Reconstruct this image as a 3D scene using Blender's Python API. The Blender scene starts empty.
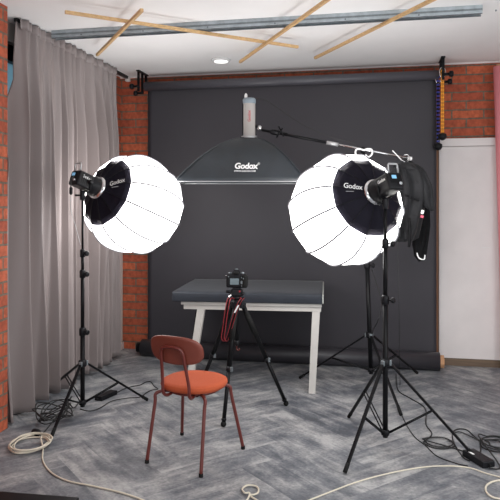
import bpy, bmesh, math, random
from mathutils import Vector, Matrix, noise
random.seed(7)
S = bpy.context.scene
COL = S.collection
PI = math.pi

# ---------------------------------------------------------------- survey of the room
# The camera stands at the room's origin, 1.52 m up, and looks 11.27 degrees left of the
# room's +Y axis.  These helpers turn a sight line plus a known distance into a place.
CAMH, FL, HY = 1.52, 620.0, 205.0
CA, SA = 0.9807, 0.1955
CEIL = 2.87
def R2(x, d, z):            # survey frame (right, ahead, up) -> room
    return Vector((CA*x - SA*d, SA*x + CA*d, z))
def D(px, py, d):           # sight line at a distance
    return R2((px-250)/FL*d, d, CAMH + (HY-py)/FL*d)
def F(px, py, h=0.0):       # sight line meeting the level h
    d = (CAMH-h)*FL/(py-HY)
    return R2((px-250)/FL*d, d, h)
def W(px, py, Y):           # sight line meeting the room plane Y
    u = (px-250)/FL
    d = Y/(SA*u+CA)
    return D(px, py, d)
def V(*a): return Vector(a)

# ---------------------------------------------------------------- materials
def mat(name, col, rough=0.6, metal=0.0, spec=0.5, noise_amt=0.0, nscale=20, bump=0.0, bscale=60, sheen=0.0, coat=0.0):
    m = bpy.data.materials.new(name); m.use_nodes = True
    nt = m.node_tree; b = nt.nodes['Principled BSDF']
    c = (*col, 1)
    b.inputs['Base Color'].default_value = c
    b.inputs['Roughness'].default_value = rough
    b.inputs['Metallic'].default_value = metal
    b.inputs['Specular IOR Level'].default_value = spec
    if sheen:
        b.inputs['Sheen Weight'].default_value = sheen
        b.inputs['Sheen Roughness'].default_value = 0.5
    if coat: b.inputs['Coat Weight'].default_value = coat
    tc = nt.nodes.new('ShaderNodeTexCoord')
    if noise_amt:
        n = nt.nodes.new('ShaderNodeTexNoise'); n.inputs['Scale'].default_value = nscale; n.inputs['Detail'].default_value = 5
        nt.links.new(tc.outputs['Object'], n.inputs['Vector'])
        r = nt.nodes.new('ShaderNodeMapRange'); r.inputs[1].default_value = .3; r.inputs[2].default_value = .7
        r.inputs[3].default_value = 1-noise_amt; r.inputs[4].default_value = 1+noise_amt
        nt.links.new(n.outputs['Fac'], r.inputs[0])
        h = nt.nodes.new('ShaderNodeHueSaturation'); h.inputs['Color'].default_value = c
        nt.links.new(r.outputs[0], h.inputs['Value'])
        nt.links.new(h.outputs[0], b.inputs['Base Color'])
    if bump:
        n2 = nt.nodes.new('ShaderNodeTexNoise'); n2.inputs['Scale'].default_value = bscale; n2.inputs['Detail'].default_value = 4
        nt.links.new(tc.outputs['Object'], n2.inputs['Vector'])
        bp = nt.nodes.new('ShaderNodeBump'); bp.inputs['Strength'].default_value = bump; bp.inputs['Distance'].default_value = .01
        nt.links.new(n2.outputs['Fac'], bp.inputs['Height']); nt.links.new(bp.outputs[0], b.inputs['Normal'])
    return m
def emat(name, col, strength):
    m = bpy.data.materials.new(name); m.use_nodes = True
    b = m.node_tree.nodes['Principled BSDF']
    b.inputs['Base Color'].default_value = (*col, 1)
    b.inputs['Emission Color'].default_value = (*col, 1)
    b.inputs['Emission Strength'].default_value = strength
    b.inputs['Roughness'].default_value = .8
    return m

def brick_mat(name, axis, c1, c2, mortar):
    m = bpy.data.materials.new(name); m.use_nodes = True
    nt = m.node_tree; b = nt.nodes['Principled BSDF']; L = nt.links.new
    tc = nt.nodes.new('ShaderNodeTexCoord'); sx = nt.nodes.new('ShaderNodeSeparateXYZ'); cx = nt.nodes.new('ShaderNodeCombineXYZ')
    L(tc.outputs['Object'], sx.inputs[0]); L(sx.outputs[axis], cx.inputs[0]); L(sx.outputs['Z'], cx.inputs[1])
    wob = nt.nodes.new('ShaderNodeTexNoise'); wob.inputs['Scale'].default_value = 9
    L(tc.outputs['Object'], wob.inputs['Vector'])
    wv = nt.nodes.new('ShaderNodeVectorMath'); wv.operation = 'SCALE'; wv.inputs['Scale'].default_value = .012
    L(wob.outputs['Color'], wv.inputs[0])
    ad = nt.nodes.new('ShaderNodeVectorMath'); L(cx.outputs[0], ad.inputs[0]); L(wv.outputs[0], ad.inputs[1])
    br = nt.nodes.new('ShaderNodeTexBrick')
    br.inputs['Scale'].default_value = 1; br.inputs['Brick Width'].default_value = .29; br.inputs['Row Height'].default_value = .0838
    br.inputs['Mortar Size'].default_value = .0075; br.inputs['Mortar Smooth'].default_value = .15; br.inputs['Bias'].default_value = -.1
    br.offset = .46
    br.inputs['Color1'].default_value = (*c1, 1); br.inputs['Color2'].default_value = (*c2, 1); br.inputs['Mortar'].default_value = (*mortar, 1)
    L(ad.outputs[0], br.inputs['Vector'])
    n = nt.nodes.new('ShaderNodeTexNoise'); n.inputs['Scale'].default_value = 30; n.inputs['Detail'].default_value = 6
    L(tc.outputs['Object'], n.inputs['Vector'])
    r = nt.nodes.new('ShaderNodeMapRange'); r.inputs[1].default_value = .3; r.inputs[2].default_value = .7; r.inputs[3].default_value = .72; r.inputs[4].default_value = 1.25
    L(n.outputs['Fac'], r.inputs[0])
    h = nt.nodes.new('ShaderNodeHueSaturation'); L(br.outputs['Color'], h.inputs['Color']); L(r.outputs[0], h.inputs['Value'])
    L(h.outputs[0], b.inputs['Base Color'])
    b.inputs['Roughness'].default_value = .85
    inv = nt.nodes.new('ShaderNodeMath'); inv.operation = 'MULTIPLY_ADD'; inv.inputs[1].default_value = -1; inv.inputs[2].default_value = 1
    L(br.outputs['Fac'], inv.inputs[0])
    add = nt.nodes.new('ShaderNodeMath'); add.operation = 'MULTIPLY_ADD'; add.inputs[1].default_value = .25
    L(n.outputs['Fac'], add.inputs[0]); L(inv.outputs[0], add.inputs[2])
    bp = nt.nodes.new('ShaderNodeBump'); bp.inputs['Strength'].default_value = .9; bp.inputs['Distance'].default_value = .012
    L(add.outputs[0], bp.inputs['Height']); L(bp.outputs[0], b.inputs['Normal'])
    return m

def floor_mat():
    m = bpy.data.materials.new('brushed_grey_floor'); m.use_nodes = True
    nt = m.node_tree; b = nt.nodes['Principled BSDF']; L = nt.links.new
    uv = nt.nodes.new('ShaderNodeUVMap'); uv.uv_map = 'plank'
    at = nt.nodes.new('ShaderNodeAttribute'); at.attribute_name = 'tone'
    tc = nt.nodes.new('ShaderNodeTexCoord')
    mp = nt.nodes.new('ShaderNodeMapping'); mp.inputs['Scale'].default_value = (1.5, 9, 1); L(uv.outputs[0], mp.inputs[0])
    n1 = nt.nodes.new('ShaderNodeTexNoise'); n1.inputs['Scale'].default_value = 1.6; n1.inputs['Detail'].default_value = 7; n1.inputs['Roughness'].default_value = .62
    n1.inputs['Distortion'].default_value = .35; L(mp.outputs[0], n1.inputs['Vector'])
    n2 = nt.nodes.new('ShaderNodeTexNoise'); n2.inputs['Scale'].default_value = 4.6; n2.inputs['Detail'].default_value = 8; n2.inputs['Roughness'].default_value = .65
    L(tc.outputs['Object'], n2.inputs['Vector'])
    n3 = nt.nodes.new('ShaderNodeTexNoise'); n3.inputs['Scale'].default_value = 60; n3.inputs['Detail'].default_value = 4
    L(tc.outputs['Object'], n3.inputs['Vector'])
    def ma(a, k, c):
        x = nt.nodes.new('ShaderNodeMath'); x.operation = 'MULTIPLY_ADD'; L(a, x.inputs[0]); x.inputs[1].default_value = k
        if isinstance(c, float): x.inputs[2].default_value = c
        else: L(c, x.inputs[2])
        return x.outputs[0]
    v = ma(n1.outputs['Fac'], .66, -.30)
    v = ma(n2.outputs['Fac'], .76, v)
    v = ma(at.outputs['Fac'], .13, v)
    v = ma(n3.outputs['Fac'], .26, v)
    cr = nt.nodes.new('ShaderNodeValToRGB'); L(v, cr.inputs[0])
    e = cr.color_ramp.elements
    e[0].position = .43; e[0].color = (.085, .092, .108, 1)
    e[1].position = .80; e[1].color = (.41, .41, .41, 1)
    x = e.new(.56); x.color = (.16, .168, .185, 1)
    x = e.new(.66); x.color = (.255, .258, .265, 1)
    L(cr.outputs[0], b.inputs['Base Color'])
    rr = nt.nodes.new('ShaderNodeMapRange'); rr.inputs[3].default_value = .42; rr.inputs[4].default_value = .72
    L(n1.outputs['Fac'], rr.inputs[0]); L(rr.outputs[0], b.inputs['Roughness'])
    bp = nt.nodes.new('ShaderNodeBump'); bp.inputs['Strength'].default_value = .22; bp.inputs['Distance'].default_value = .006
    L(v, bp.inputs['Height']); L(bp.outputs[0], b.inputs['Normal'])
    return m

def curtain_mat():
    m = mat('mauve_grey_curtain', (.245, .205, .200), .42, spec=.6, sheen=.15)
    nt = m.node_tree; b = nt.nodes['Principled BSDF']
    tc = nt.nodes.new('ShaderNodeTexCoord'); mp = nt.nodes.new('ShaderNodeMapping'); mp.inputs['Scale'].default_value = (300, 300, 90)
    nt.links.new(tc.outputs['Object'], mp.inputs[0])
    n = nt.nodes.new('ShaderNodeTexNoise'); n.inputs['Scale'].default_value = 1; nt.links.new(mp.outputs[0], n.inputs['Vector'])
    bp = nt.nodes.new('ShaderNodeBump'); bp.inputs['Strength'].default_value = .15; bp.inputs['Distance'].default_value = .003
    nt.links.new(n.outputs['Fac'], bp.inputs['Height']); nt.links.new(bp.outputs[0], b.inputs['Normal'])
    return m

def wood_mat(name, c, axis=0):
    m = mat(name, c, .6)
    nt = m.node_tree; b = nt.nodes['Principled BSDF']
    tc = nt.nodes.new('ShaderNodeTexCoord'); mp = nt.nodes.new('ShaderNodeMapping')
    sc = [70, 70, 70]; sc[axis] = 4; mp.inputs['Scale'].default_value = sc
    nt.links.new(tc.outputs['Object'], mp.inputs[0])
    n = nt.nodes.new('ShaderNodeTexNoise'); n.inputs['Detail'].default_value = 4; n.inputs['Scale'].default_value = 1
    nt.links.new(mp.outputs[0], n.inputs['Vector'])
    r = nt.nodes.new('ShaderNodeMapRange'); r.inputs[3].default_value = .55; r.inputs[4].default_value = 1.4; nt.links.new(n.outputs['Fac'], r.inputs[0])
    h = nt.nodes.new('ShaderNodeHueSaturation'); h.inputs['Color'].default_value = (*c, 1)
    nt.links.new(r.outputs[0], h.inputs['Value']); nt.links.new(h.outputs[0], b.inputs['Base Color'])
    return m

M = dict(
    brick_x=brick_mat('red_brick_back', 'X', (.46, .105, .045), (.31, .062, .030), (.15, .115, .085)),
    brick_y=brick_mat('red_brick_side', 'Y', (.46, .105, .045), (.31, .062, .030), (.15, .115, .085)),
    floor=floor_mat(), curtain=curtain_mat(),
    ceiling=mat('white_ceiling', (.88, .87, .865), .9, noise_amt=.02, nscale=3, bump=.1, bscale=200),
    plaster=mat('pale_plaster', (.60, .55, .51), .8, noise_amt=.04, nscale=4),
    panel=mat('white_panel', (.72, .67, .66), .6, noise_amt=.05, nscale=3.5, bump=.05),
    glass_blue=None,
    steel=mat('galvanised_steel', (.40, .45, .48), .42, metal=.45, noise_amt=.15, nscale=25),
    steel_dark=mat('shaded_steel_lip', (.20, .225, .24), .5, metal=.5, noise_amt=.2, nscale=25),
    chrome=mat('chrome', (.75, .75, .76), .2, metal=1),
    pine=wood_mat('pine_batten', (.62, .40, .19), 0),
    brownwood=wood_mat('brown_wood', (.20, .09, .045), 2),
    basewood=wood_mat('base_wood', (.15, .10, .065), 0),
    paper=mat('charcoal_paper', (.036, .033, .040), .58, noise_amt=.06, nscale=2.2, bump=.04, bscale=5, spec=.4),
    paper_roll=mat('lit_charcoal_paper_roll', (.075, .073, .086), .40, noise_amt=.05, spec=.5),  # same paper as the sheet; the roll's highlight is painted in as lighter colour
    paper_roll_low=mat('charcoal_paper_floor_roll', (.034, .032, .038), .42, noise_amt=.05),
    core=mat('cardboard_core', (.55, .30, .16), .7, noise_amt=.15, nscale=30),
    black=mat('black_metal', (.006, .006, .007), .38, spec=.15),
    blackp=mat('black_plastic', (.010, .010, .012), .42, spec=.18, bump=.1, bscale=200),
    rubber=mat('black_rubber', (.010, .010, .010), .75, spec=.2),
    cable=mat('black_cable', (.014, .014, .014), .5),
    cream=mat('cream_cable', (.66, .60, .49), .5),
    nylon=mat('black_nylon', (.008, .007, .013), .7, spec=.12),
    silverlip=mat('silver_piping', (.45, .45, .46), .35, metal=.4),
    rib=mat('rib_seam', (.28, .28, .30), .9),
    lantern=emat('glowing_white_fabric', (1, .985, .97), 6.0),
    soft=mat('black_softbox_fabric', (.018, .023, .029), .36, noise_amt=.25, nscale=5, bump=.5, bscale=7, spec=.6),
    diffuser=mat('white_diffuser', (.75, .75, .75), .8),
    grey=mat('warm_grey_housing', (.42, .40, .385), .42),
    bluegrey=mat('blue_grey_cap', (.22, .27, .31), .4),
    white=mat('white_ink', (.85, .85, .85), .6),
    redink=mat('red_ink', (.45, .04, .05), .6),
    seat=mat('terracotta_fabric', (.45, .088, .035), .8, spec=.2, sheen=.02, noise_amt=.08, nscale=120, bump=.2, bscale=400),
    back=mat('terracotta_back', (.17, .036, .022), .5, noise_amt=.05),
    redmetal=mat('dark_red_metal', (.12, .020, .015), .35),
    tablewhite=mat('off_white_paint', (.52, .50, .47), .5, noise_amt=.03),
    pad=mat('slate_pad_cover', (.018, .022, .031), .6, spec=.35, noise_amt=.15, nscale=9, bump=.3, bscale=12, sheen=.1),
    padend=mat('pale_pad_end', (.46, .47, .44), .7, noise_amt=.05),
    cloth1=mat('black_jacket', (.014, .014, .016), .65, spec=.25, noise_amt=.2, nscale=12, bump=.5, bscale=30, sheen=.1),
    cloth2=mat('black_garment', (.007, .007, .008), .8, spec=.15, bump=.5, bscale=40),
    strap=mat('red_strap', (.30, .014, .022), .6),
    pinktag=mat('pink_tag', (.7, .10, .16), .6),
    pink=mat('pink_paper', (.80, .27, .30), .6, noise_amt=.03),
    yellow=mat('yellow_chain', (.85, .36, .03), .4), yellow2=mat('brown_chain_links', (.60, .22, .02), .5),
    blue=mat('blue_chain', (.02, .045, .33), .4),
    lcd=mat('camera_screen', (.05, .085, .10), .12, spec=.8),
    bluescreen=emat('lit_blue_display', (.16, .36, .55), .5),
    lamp=emat('ceiling_lamp_glow', (1, .98, .95), 1.1),
    lamprim=mat('lamp_rim', (.72, .72, .72), .5),
)
g = bpy.data.materials.new('daylight_blue_pane'); g.use_nodes = True
nt = g.node_tree; nt.nodes.remove(nt.nodes['Principled BSDF'])
tr = nt.nodes.new('ShaderNodeBsdfTranslucent'); tr.inputs[0].default_value = (.62, .86, .95, 1)  # blue of the daylight outside is put into the pane's colour
gl = nt.nodes.new('ShaderNodeBsdfGlossy'); gl.inputs['Roughness'].default_value = .1
mx = nt.nodes.new('ShaderNodeMixShader'); mx.inputs[0].default_value = .06
nt.links.new(tr.outputs[0], mx.inputs[1]); nt.links.new(gl.outputs[0], mx.inputs[2]); nt.links.new(mx.outputs[0], nt.nodes['Material Output'].inputs[0])
M['glass_blue'] = g

# ---------------------------------------------------------------- mesh helpers
def frame_from(d, up=V(0, 0, 1)):
    d = d.normalized()
    if abs(d.dot(up)) > .98: up = V(0, 1, 0) if abs(d.y) < .9 else V(1, 0, 0)
    s = d.cross(up).normalized(); u = s.cross(d).normalized()
    return s, u, d
def smooth_path(pts, n=8, closed=False):
    out = []; N = len(pts)
    for i in range(N if closed else N-1):
        if closed: p = [pts[(i+k-1) % N] for k in range(4)]
        else: p = [pts[max(0, i-1)], pts[i], pts[i+1], pts[min(N-1, i+2)]]
        for k in range(n):
            t = k/n
            out.append(.5*((2*p[1])+(p[2]-p[0])*t+(2*p[0]-5*p[1]+4*p[2]-p[3])*t*t+(3*p[1]-p[0]-3*p[2]+p[3])*t**3))
    if not closed: out.append(pts[-1].copy())
    return out
class MB:
    def __init__(s): s.bm = bmesh.new(); s.mats = []; s.mi = 0
    def use(s, m):
        m = M[m] if isinstance(m, str) else m
        if m not in s.mats: s.mats.append(m)
        s.mi = s.mats.index(m); return s
    def face(s, vs, sm=False):
        try: f = s.bm.faces.new(vs)
        except ValueError: return None
        f.material_index = s.mi; f.smooth = sm; return f
    def tube(s, pts, r, n=10, closed=False, caps=True, up=V(0, 0, 1)):
        rings = []; N = len(pts); prev = None
        for i, p in enumerate(pts):
            if closed: t = pts[(i+1) % N]-pts[i-1]
            else: t = pts[min(N-1, i+1)]-pts[max(0, i-1)]
            if t.length < 1e-9: t = V(0, 0, 1)
            t = t.normalized()
            if prev is None: a = frame_from(t, up)[1]
            else:
                a = prev-t*prev.dot(t)
                a = a.normalized() if a.length > 1e-6 else frame_from(t, up)[1]
            prev = a; b = t.cross(a)
            rr = r[i] if isinstance(r, (list, tuple)) else r
            rings.append([s.bm.verts.new(p+a*rr*math.cos(2*PI*k/n)+b*rr*math.sin(2*PI*k/n)) for k in range(n)])
        for i in range(N if closed else N-1):
            A, B = rings[i], rings[(i+1) % N]
            for k in range(n): s.face([A[k], A[(k+1) % n], B[(k+1) % n], B[k]], True)
        if caps and not closed: s.face(rings[0][::-1]); s.face(rings[-1])
        return s
    def cyl(s, a, b, r, n=16, r2=None):
        return s.tube([V(*a), V(*b)], [r, r if r2 is None else r2], n)
    def prof(s, a, d, pts, n=24, flat=False):   # lathe: pts = [(t along d, radius)]
        sx, u, d = frame_from(d); rings = []
        for t, r in pts:
            rings.append([s.bm.verts.new(a+d*t+(sx*math.cos(2*PI*k/n)+u*math.sin(2*PI*k/n))*max(r, 1e-4)) for k in range(n)])
        for A, B in zip(rings, rings[1:]):
            for k in range(n): s.face([A[k], A[(k+1) % n], B[(k+1) % n], B[k]], not flat)
        s.face(rings[0][::-1]); s.face(rings[-1]); return s
    def box(s, c, size, rot=None, bevel=0.0, seg=2):
        sx, sy, sz = [v/2 for v in size]
        tmp = bmesh.new(); bmesh.ops.create_cube(tmp, size=1)
        for v in tmp.verts: v.co = V(v.co.x*2*sx, v.co.y*2*sy, v.co.z*2*sz)
        if bevel: bmesh.ops.bevel(tmp, geom=tmp.edges[:], offset=bevel, segments=seg, affect='EDGES', profile=.5)
        mp = {}
        for v in tmp.verts:
            co = v.co.copy()
            if rot is not None: co = rot @ co
            mp[v] = s.bm.verts.new(co+V(*c))
        for f in tmp.faces: s.face([mp[v] for v in f.verts], False)
        tmp.free(); return s
    def ball(s, c, r, sc=(1, 1, 1), rot=None, n=12):
        tmp = bmesh.new(); bmesh.ops.create_uvsphere(tmp, u_segments=n*2, v_segments=n, radius=r)
        mp = {}
        for v in tmp.verts:
            co = V(v.co.x*sc[0], v.co.y*sc[1], v.co.z*sc[2])
            if rot is not None: co = rot @ co
            mp[v] = s.bm.verts.new(co+V(*c))
        for f in tmp.faces: s.face([mp[v] for v in f.verts], True)
        tmp.free(); return s
    def grid(s, fn, nu, nv, closed_u=False, smooth=True):
        vs = [[s.bm.verts.new(fn(i/nu, j/nv)) for i in range(nu if closed_u else nu+1)] for j in range(nv+1)]
        cu = nu
        for j in range(nv):
            for i in range(cu):
                a = vs[j][i]; b = vs[j][(i+1) % len(vs[j])] if closed_u else vs[j][i+1]
                c = vs[j+1][(i+1) % len(vs[j])] if closed_u else vs[j+1][i+1]; d = vs[j+1][i]
                s.face([a, b, c, d], smooth)
        return vs
    def build(s, name, m=None, parent=None, solid=None, sub=0):
        if m is not None and not s.mats:
            s.mats.append(M[m] if isinstance(m, str) else m)
        bmesh.ops.recalc_face_normals(s.bm, faces=s.bm.faces[:])
        base = world_loc(parent) if parent else None
        if base is None:
            # origin at the base of the thing itself
            xs = [v.co for v in s.bm.verts]
            base = V(sum(v.x for v in xs)/len(xs), sum(v.y for v in xs)/len(xs), min(v.z for v in xs))
            if name.split('_')[0] in ('wall', 'floor', 'ceiling'): base = V(0, 0, 0)
            own = base
        else: own = V(0, 0, 0)
        for v in s.bm.verts: v.co -= base
        me = bpy.data.meshes.new(name); s.bm.to_mesh(me); s.bm.free()
        for mm in s.mats: me.materials.append(mm)
        o = bpy.data.objects.new(name, me); COL.objects.link(o); o.location = own
        if parent: o.parent = parent
        if solid:
            md = o.modifiers.new('solid', 'SOLIDIFY'); md.thickness = solid; md.offset = 0
        if sub:
            md = o.modifiers.new('sub', 'SUBSURF'); md.levels = sub; md.render_levels = sub
        return o
def world_loc(o):
    v = V(0, 0, 0)
    while o: v = v+o.location; o = o.parent
    return v
def tag(o, label=None, cat=None, group=None, kind=None):
    if label: o['label'] = label
    if cat: o['category'] = cat
    if group: o['group'] = group
    if kind: o['kind'] = kind
    return o
def thing(name, label, cat, loc, group=None):
    o = bpy.data.objects.new(name, None); COL.objects.link(o); o.location = loc; o.empty_display_size = .1
    return tag(o, label, cat, group)
def text_mesh(mb, body, size, fn, bold=0.0, subdiv=True):
    cu = bpy.data.curves.new('t', 'FONT'); cu.body = body; cu.size = size; cu.align_x = 'CENTER'; cu.align_y = 'CENTER'
    cu.offset = bold; cu.resolution_u = 3; cu.space_character = .95
    o = bpy.data.objects.new('t', cu); COL.objects.link(o)
    dg = bpy.context.evaluated_depsgraph_get(); me = bpy.data.meshes.new_from_object(o.evaluated_get(dg))
    bpy.data.objects.remove(o); bpy.data.curves.remove(cu)
    tmp = bmesh.new(); tmp.from_mesh(me); bpy.data.meshes.remove(me)
    mp = {v: mb.bm.verts.new(fn(v.co.x, v.co.y)) for v in tmp.verts}
    for f in tmp.faces: mb.face([mp[v] for v in f.verts])
    tmp.free()
def struct(o): o['kind'] = 'structure'; return o

# ---------------------------------------------------------------- the room
XL, YB, XR = -2.63, 6.18, 2.7
# herringbone floor: every board is a face with its own grain direction and tone
def make_floor():
    bm = bmesh.new(); uvl = bm.loops.layers.uv.new('plank'); tl = bm.faces.layers.float.new('tone')
    w, n = .205, 4; a = math.radians(45)+.02; ca, sa = math.cos(a), math.sin(a)
    x0, x1, y0, y1 = -3.1, 2.75, -.6, 6.3
    for i in range(-60, 60):
        for j in range(-60, 60):
            k = (i-j) % (2*n)
            if k == 0: q = (i, j, n, 1)
            elif k == 2*n-1: q = (i, j, 1, n)
            else: continue
            cx, cy = (q[0]+q[2]/2)*w, (q[1]+q[3]/2)*w
            X, Y = cx*ca-cy*sa, cx*sa+cy*ca+2.5
            if not (x0-.4 < X < x1+.4 and y0-.4 < Y < y1+.4): continue
            ps = [(q[0], q[1]), (q[0]+q[2], q[1]), (q[0]+q[2], q[1]+q[3]), (q[0], q[1]+q[3])]
            f = bm.faces.new([bm.verts.new(((p[0]*ca-p[1]*sa)*w, (p[0]*sa+p[1]*ca)*w+2.5, 0)) for p in ps])
            f[tl] = random.random()
            ou, ov = random.random()*50, random.random()*50
            for lp, p in zip(f.loops, ps):
                lp[uvl].uv = ((p[0]-q[0])*w+ou, (p[1]-q[1])*w+ov) if q[2] == n else ((p[1]-q[1])*w+ou, (p[0]-q[0])*w+ov)
    bmesh.ops.remove_doubles(bm, verts=bm.verts[:], dist=1e-4)
    for co, no in (((x0, 0, 0), (-1, 0, 0)), ((x1, 0, 0), (1, 0, 0)), ((0, y0, 0), (0, -1, 0)), ((0, y1, 0), (0, 1, 0))):
        bmesh.ops.bisect_plane(bm, geom=bm.verts[:]+bm.edges[:]+bm.faces[:], plane_co=co, plane_no=no, clear_outer=True)
    me = bpy.data.meshes.new('floor'); bm.to_mesh(me); bm.free(); me.materials.append(M['floor'])
    o = bpy.data.objects.new('floor', me); COL.objects.link(o); return struct(o)
make_floor()
struct(MB().box((-.2, 2.85, CEIL+.05), (5.9, 6.9, .1)).build('ceiling', 'ceiling'))
struct(MB().box((.02, YB+.1, CEIL/2), (5.5, .2, CEIL)).build('wall_back', 'brick_x'))
struct(MB().box((XR+.05, 4.9, CEIL/2), (.1, 2.6, CEIL)).build('wall_right', 'plaster'))
# left side: brick pier by the camera, then a window wall behind the curtain
PX = D(7.5, 300, 4.22)
pierX, pierY = PX.x, PX.y
struct(MB().box((pierX-.3, pierY-1.2, CEIL/2), (.6, 2.4, CEIL)).build('wall_pier', 'brick_y'))
wl = MB()
wl.box((XL-.11, (pierY+YB)/2, .35), (.2, YB-pierY, .70))
wl.box((XL-.11, (pierY+YB)/2, CEIL-.07), (.2, YB-pierY, .14))
struct(wl.build('wall_left', 'plaster'))
struct(MB().box((XL-.1, 5.85, CEIL/2), (.2, .66, CEIL-.002)).build('wall_left', 'brick_y'))
struct(MB().box((XL+.012, 5.85, .66), (.024, .655, 1.32), bevel=.003).build('trim_2', 'plaster'))
wn = bpy.data.objects.new('window_1', None); COL.objects.link(wn); wn.location = (XL-.08, 4.8, .7); struct(wn)
MB().box((XL-.10, 4.8, 1.72), (.012, 1.60, 2.0)).build('pane', 'glass_blue', wn)
fr = MB()
fr.box((XL-.08, 4.8, .73), (.08, 1.7, .06)); fr.box((XL-.08, 4.8, 2.66), (.08, 1.7, .12))
for y in (4.0, 4.8, 5.5): fr.box((XL-.08, y, 1.7), (.08, .05, 1.9))
fr.build('window_frame', 'blackp', wn)
struct(MB().box((XL+.030, 5.9, .035), (.012, .56, .07)).build('baseboard_left', 'panel'))
struct(MB().box((1.70, YB-.025, .035), (2.1, .05, .07)).build('baseboard_back', 'basewood'))
struct(MB().box(((.02), YB-.008, CEIL-.006), (5.3, .016, .012)).build('trim_1', 'panel'))

# white door-like panel fixed on the back wall above its wooden sill
pl = W(438.8, 250, YB-.04).x; pr = W(497, 250, YB-.04).x+.12
ptop = W(470, 138, YB-.04).z
t = thing('wall_panel', 'tall pale grey-white board against the brick wall right of the backdrop', 'panel', ((pl+pr)/2, YB-.03, .07))
MB().box(((pl+pr)/2, YB-.025, (.07+ptop-.08)/2), (pr-pl, .05, ptop-.08-.07), bevel=.004).build('board', 'panel', t)
MB().box(((pl+pr)/2-.005, YB-.032, ptop-.04), (pr-pl+.03, .064, .075), bevel=.005).build('top_rail', 'panel', t)
MB().box(((pl+pr)/2+.1, YB-.0505, W(470, 247, YB).z), (.08, .002, .003)).build('scratch', 'lamprim', t)
o = MB().box((pl-.022, YB-.03, 1.12), (.035, .06, 2.24), bevel=.004).build('wooden_post', 'brownwood')
tag(o, 'slim brown wooden post between the dark backdrop and the pale wall board', 'post')

# pink paper roll leaning in the right corner
a = W(499.5, 64, YB-.10); b = W(509, 366, YB-.14); b.z = 0.0; a.z = 2.80
t = thing('paper_roll', 'tall pink roll of backdrop paper standing against the brick wall', 'paper roll', b)
dr = (a-b)
b2 = b+V(0, 0, .012)
MB().tube([b2, a], .055, 28).build('rolled_paper', 'pink', t)
MB().tube([a-dr*.001, a+dr*.008], .028, 20).build('core', 'core', t)

# ---------------------------------------------------------------- ceiling things
ty = 4.42
t = thing('ceiling_track', 'long galvanised steel channel fixed across the white ceiling', 'metal rail', (-.94, ty, CEIL-.06))
x0, x1 = -2.445, .72
tm = MB()
tm.box(((x0+x1)/2, ty+.02, CEIL-.004), (x1-x0, .07, .008))
tm.box(((x0+x1)/2, ty-.014, CEIL-.028), (x1-x0, .004, .056))
tm.box(((x0+x1)/2, ty+.054, CEIL-.028), (x1-x0, .004, .056))
tm.build('channel', 'steel', t)
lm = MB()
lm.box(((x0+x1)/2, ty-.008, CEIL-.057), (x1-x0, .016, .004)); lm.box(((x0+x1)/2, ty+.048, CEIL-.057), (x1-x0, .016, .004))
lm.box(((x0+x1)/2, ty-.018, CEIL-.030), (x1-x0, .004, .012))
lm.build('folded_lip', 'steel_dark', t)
for i in range(7):
    MB().cyl((x0+.25+i*.5, ty-.021, CEIL-.045), (x0+.25+i*.5, ty-.014, CEIL-.045), .006, 8).build('screw', 'steel_dark', t)

def stick(pa, pb, za, zb, label, r=.011):
    def at(p, z):
        d = (z-CAMH)*FL/(HY-p[1]); return R2((p[0]-250)/FL*d, d, z)
    a, b = at(pa, za), at(pb, zb)
    s_, u, d = frame_from(b-a)
    rot = Matrix((s_, d, u)).transposed()
    m = MB().box((a+b)/2, (r*2, (b-a).length, r*2), rot, bevel=.002)
    tag(m.build('wooden_batten', 'pine'), label, 'wooden stick', 'wooden battens under the ceiling')
zt = CEIL-.059-.012
stick((65, 12), (298, 47), zt, zt, 'longest thin wooden batten, running from upper left across the steel channel')
stick((142, 10), (97, 55), zt-.0221, zt-.0221, 'short wooden batten crossing under the steel channel above the curtain')
stick((334, -5), (240, 62), zt-.0221, zt-.0221, 'wooden batten under the ceiling pointing down toward the round ceiling lamp')
stick((440, -4), (315, 58), zt, zt, 'wooden batten crossing the channel, nearest the brick wall on the right')

lc = D(221, 58, 5.75); lc.z = CEIL
t = thing('ceiling_lamp', 'small round white downlight on the ceiling', 'ceiling lamp', lc)
MB().prof(lc, V(0, 0, -1), [(0, .088), (.012, .088), (.020, .078), (.020, .066)], 36).build('rim', 'lamprim', t)
MB().prof(lc-V(0, 0, .0201), V(0, 0, -1), [(0, .065), (.004, .060), (.006, .02)], 32).build('diffuser', 'lamp', t)

# curtain rail and curtain
rx = -2.53
t = thing('curtain_rail', 'dark curtain rail under the ceiling running to the back corner', 'curtain rail', (rx, 5.1, CEIL-.03))
MB().box((rx, (4.05+6.12)/2, CEIL-.015), (.03, 2.07, .028), bevel=.003).build('rail', 'black', t)
MB().box((rx, 6.13, CEIL-.03), (.045, .05, .05), bevel=.006).build('end_cap', 'panel', t)

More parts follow.
